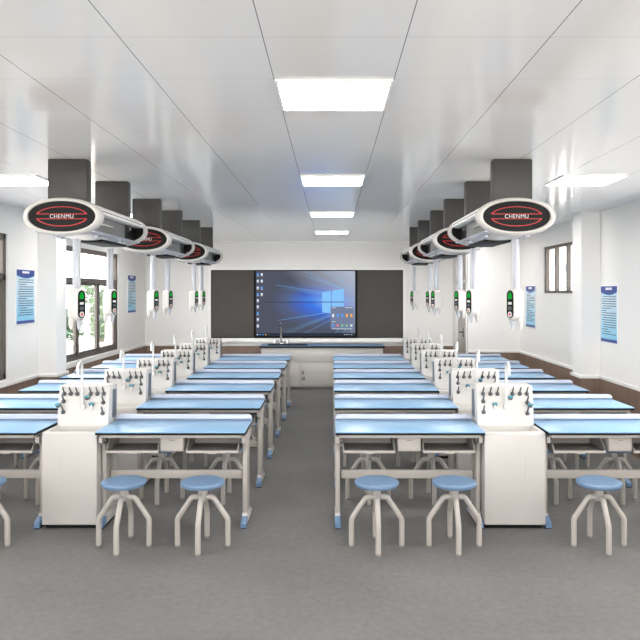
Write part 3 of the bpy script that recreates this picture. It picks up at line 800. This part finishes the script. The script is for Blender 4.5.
fa = MB().tube([(fx, .50, bz), (fx, .50, bz + .36), (fx, .49, bz + .40), (fx, .44, bz + .42), (fx, .36, bz + .42), (fx, .34, bz + .40)], [.022, .019, .019, .019, .017, .016], 12)
fa.tube([(fx - .13, .50, bz + .06), (fx + .13, .50, bz + .06)], .011, 10).box(fx - .06, fx + .06, .47, .53, bz, bz + .02, .006)
fo = fa.build('mixer_faucet', 'chrome', t)
for s_ in (-1, 1):
    MB().tube([(fx + s_ * .13, .50, bz + .02), (fx + s_ * .13, .50, bz + .09)], [.02, .014], 10).build('faucet_handle', 'chrome', fo)
tag(t, 'white demonstration bench with blue worktop and chrome faucet below the screen', 'bench')

# ------------------------------------------------------------------ posters
def poster_mat():
    m = bpy.data.materials.new('poster_print'); m.use_nodes = True
    nt = m.node_tree; b = nt.nodes['Principled BSDF']; b.inputs['Roughness'].default_value = .4
    tc = nt.nodes.new('ShaderNodeTexCoord'); sx = nt.nodes.new('ShaderNodeSeparateXYZ'); nt.links.new(tc.outputs['Object'], sx.inputs[0])
    r = nt.nodes.new('ShaderNodeValToRGB'); nt.links.new(sx.outputs['Z'], r.inputs['Fac'])
    r.color_ramp.elements[0].position = .05; r.color_ramp.elements[0].color = rgb(128, 196, 226)
    r.color_ramp.elements[1].position = .55; r.color_ramp.elements[1].color = rgb(206, 226, 236)
    nt.links.new(r.outputs['Color'], b.inputs['Base Color']); return m
M['poster'] = poster_mat()
M['posterblue'] = mat('poster_blue', rgb(28, 58, 140), .4, vary=.04); M['postercyan'] = mat('poster_cyan', rgb(90, 170, 215), .4, vary=.04)
M['ink'] = mat('poster_ink', rgb(60, 76, 104), .5, vary=.05); M['paper'] = mat('poster_edge', rgb(244, 244, 244), .4, vary=.01)
def poster(side, y0, y1, z0, z1, lab, seed):
    w = y1 - y0; h = z1 - z0; R = random.Random(seed)
    xw = XL if side < 0 else XR
    t = empty('wall_poster', (xw, (y0 + y1) / 2, z0), -PI / 2 * side * 1.0)
    # local frame: x along the wall as read from the room, -y towards the room
    MB().box(-w / 2, w / 2, -.012, -.001, 0, h, .002).build('backing', 'paper', t)
    q = .016
    pb_ = MB().box(-w / 2 + q, w / 2 - q, -.0135, -.011, q, h - q).build('print', 'poster', t)
    n = 14
    def arc(zc, dz): return [(-w / 2 + q + (w - 2 * q) * i / n, zc - dz * (1 - (2 * i / n - 1) ** 2)) for i in range(n + 1)]
    MB().prism([(w / 2 - q, h - q), (-w / 2 + q, h - q)] + arc(h * .885, h * .05), 'y', -.0150, -.0132).build('header', 'posterblue', pb_)
    MB().prism(arc(h * .885, h * .05)[::-1] + arc(h * .872, h * .05), 'y', -.0150, -.0132).build('header_swoosh', 'postercyan', pb_)
    MB().box(-w / 2 + q, w / 2 - q, -.0150, -.0132, q, h * .075).build('footer', 'posterblue', pb_)
    hd = MB()
    for i in range(4): hd.box(-.10 + i * .052, -.10 + i * .052 + .042, -.0162, -.0148, h * .915, h * .955)
    hd.build('heading', 'paper', pb_)
    tx = MB(); z = h * .80; last = False
    while z > h * .14:
        x0 = -w / 2 + .06 + (.03 if R.random() < .4 else 0); x1 = w / 2 - .05
        if R.random() < .35: x1 = x0 + (x1 - x0) * R.uniform(.3, .75)
        x = x0
        while x < x1:
            l = R.uniform(.02, .06); tx.box(x, min(x1, x + l), -.0148, -.0132, z - .0055, z + .0055); x += l + .008
        z -= .030
    tx.build('text_lines', 'ink', pb_)
    return tag(t, lab, 'poster', 'blue wall posters')
poster(-1, 8.80, 9.36, 1.50, 2.22, 'blue and white notice poster between the two left windows', 1)
poster(-1, 13.62, 14.2, 1.50, 2.26, 'blue and white notice poster beyond the left window, nearest the back corner', 2)
poster(1, 8.74, 9.29, 1.26, 2.01, 'blue and white notice poster before the right pillar, nearer the camera', 3)
poster(1, 12.26, 12.86, 1.28, 2.04, 'blue and white notice poster beyond the small right window', 4)

# ------------------------------------------------------------------ outside the left windows
struct(MB().box(-60, XL - WT - .01, -30, 80, -.25, -.12).box(XR + WT + .01, 50, -30, 80, -.25, -.12).box(XL - WT - .01, XR + WT + .01, -30, YF - WT - .01, -.25, -.12).build('ground_outside', 'ground'))
def bush(seed, h, w, m, n):
    R = random.Random(seed); t = empty('garden_bush'); mb = MB()
    for i in range(n):
        # leaves spread over several rounded clumps
        k = R.randrange(9); a = k * 2.4; cr = w * .28 * (k % 3) / 2 + .05
        c = Vector((cr * math.cos(a), cr * math.sin(a), h * (.28 + .60 * (k / 8))))
        dv = Vector((R.gauss(0, 1), R.gauss(0, 1), R.gauss(0, 1))).normalized() * (R.random() ** .45)
        p_ = c + Vector((dv.x * w * .28, dv.y * w * .28, dv.z * h * .2))
        if p_.z < .03: p_.z = .03 + R.random() * .2
        u = Vector((R.gauss(0, 1), R.gauss(0, 1), R.gauss(0, .6))).normalized(); v = u.orthogonal().normalized(); s_ = R.uniform(.06, .13)
        mb.add([p_ - u * s_, p_ + v * s_ * .45 + Vector((0, 0, .01)), p_ + u * s_, p_ - v * s_ * .45], [(0, 1, 2, 3)])
    mb.build('foliage', m, t, auto=False)
    st = MB()
    for k in range(5):
        a = k * 1.26; st.tube([(0.05 * math.cos(a), .05 * math.sin(a), 0), (w * .12 * math.cos(a), w * .12 * math.sin(a), h * .4), (w * .2 * math.cos(a), w * .2 * math.sin(a), h * .75)], [.04, .025, .01], 7)
    st.build('stem', 'bark', t)
    return t
k1 = bush(5, 1.85, 1.9, 'leaf', 2600); k2 = bush(9, 1.5, 2.0, 'leafdark', 2600); k3 = bush(12, 2.3, 1.7, 'leaf', 2600)
scan()
spots = [(k2, -9.7, 24.4, 'dark green bush outside, behind the near pane of the full-height left window'), (k1, -7.75, 25.2, 'pale green bush outside behind the far pane of the full-height left window'),
         (k3, -9.3, 28.6, 'tall pale shrub outside behind the lower bushes'), (k2, -8.0, 31.5, 'dark green bush outside, farthest from the window'),
         (k1, -12.1, 24.4, 'pale green bush outside the window at the left picture edge')]
used = set()
for kk, x, y, lab in spots:
    o = copy_tree(kk) if kk.name in used else kk
    used.add(kk.name); o.location = (x, y, -.12); o.rotation_euler.z = x * 3.1
    tag(o, lab, 'bush', 'bushes outside the left windows')
tag(MB().box(-16, -5, 22.6, 22.9, -.12, .22, .02).build('planter_kerb', 'lowwall'), 'low pinkish kerb in front of the bushes outside the left windows', 'kerb')

# ------------------------------------------------------------------ light, world, camera
W = bpy.data.worlds.new('daylight'); S.world = W; W.use_nodes = True
bg = W.node_tree.nodes['Background']; bg.inputs['Color'].default_value = (.98, .985, 1, 1); bg.inputs['Strength'].default_value = 6.5
sd = bpy.data.lights.new('added_fill_sun', 'SUN'); so = bpy.data.objects.new('added_fill_sun', sd); COL.objects.link(so)
sd.energy = 1.1; sd.angle = math.radians(12); sd.color = (1, .975, .94)
so.rotation_euler = (math.radians(90.6), 0, 0)      # added fill light, along +y through the added glazing behind the camera
cam = bpy.data.cameras.new('camera'); co = bpy.data.objects.new('camera', cam); COL.objects.link(co)
co.location = (0, 0, 1.92); co.rotation_euler = (PI / 2, 0, 0)
cam.sensor_fit = 'HORIZONTAL'; cam.sensor_width = 36; cam.lens = 704 / 640 * 36
cam.shift_x = -11 / 640; cam.shift_y = -28 / 640; cam.clip_start = .05; cam.clip_end = 300
S.camera = co
S.view_settings.view_transform = 'Standard'; S.view_settings.look = 'None'
S.view_settings.exposure = 0.22; S.view_settings.gamma = 1.0; S.view_settings.use_curve_mapping = False
S.cycles.max_bounces = 10; S.cycles.diffuse_bounces = 6; S.cycles.transparent_max_bounces = 12
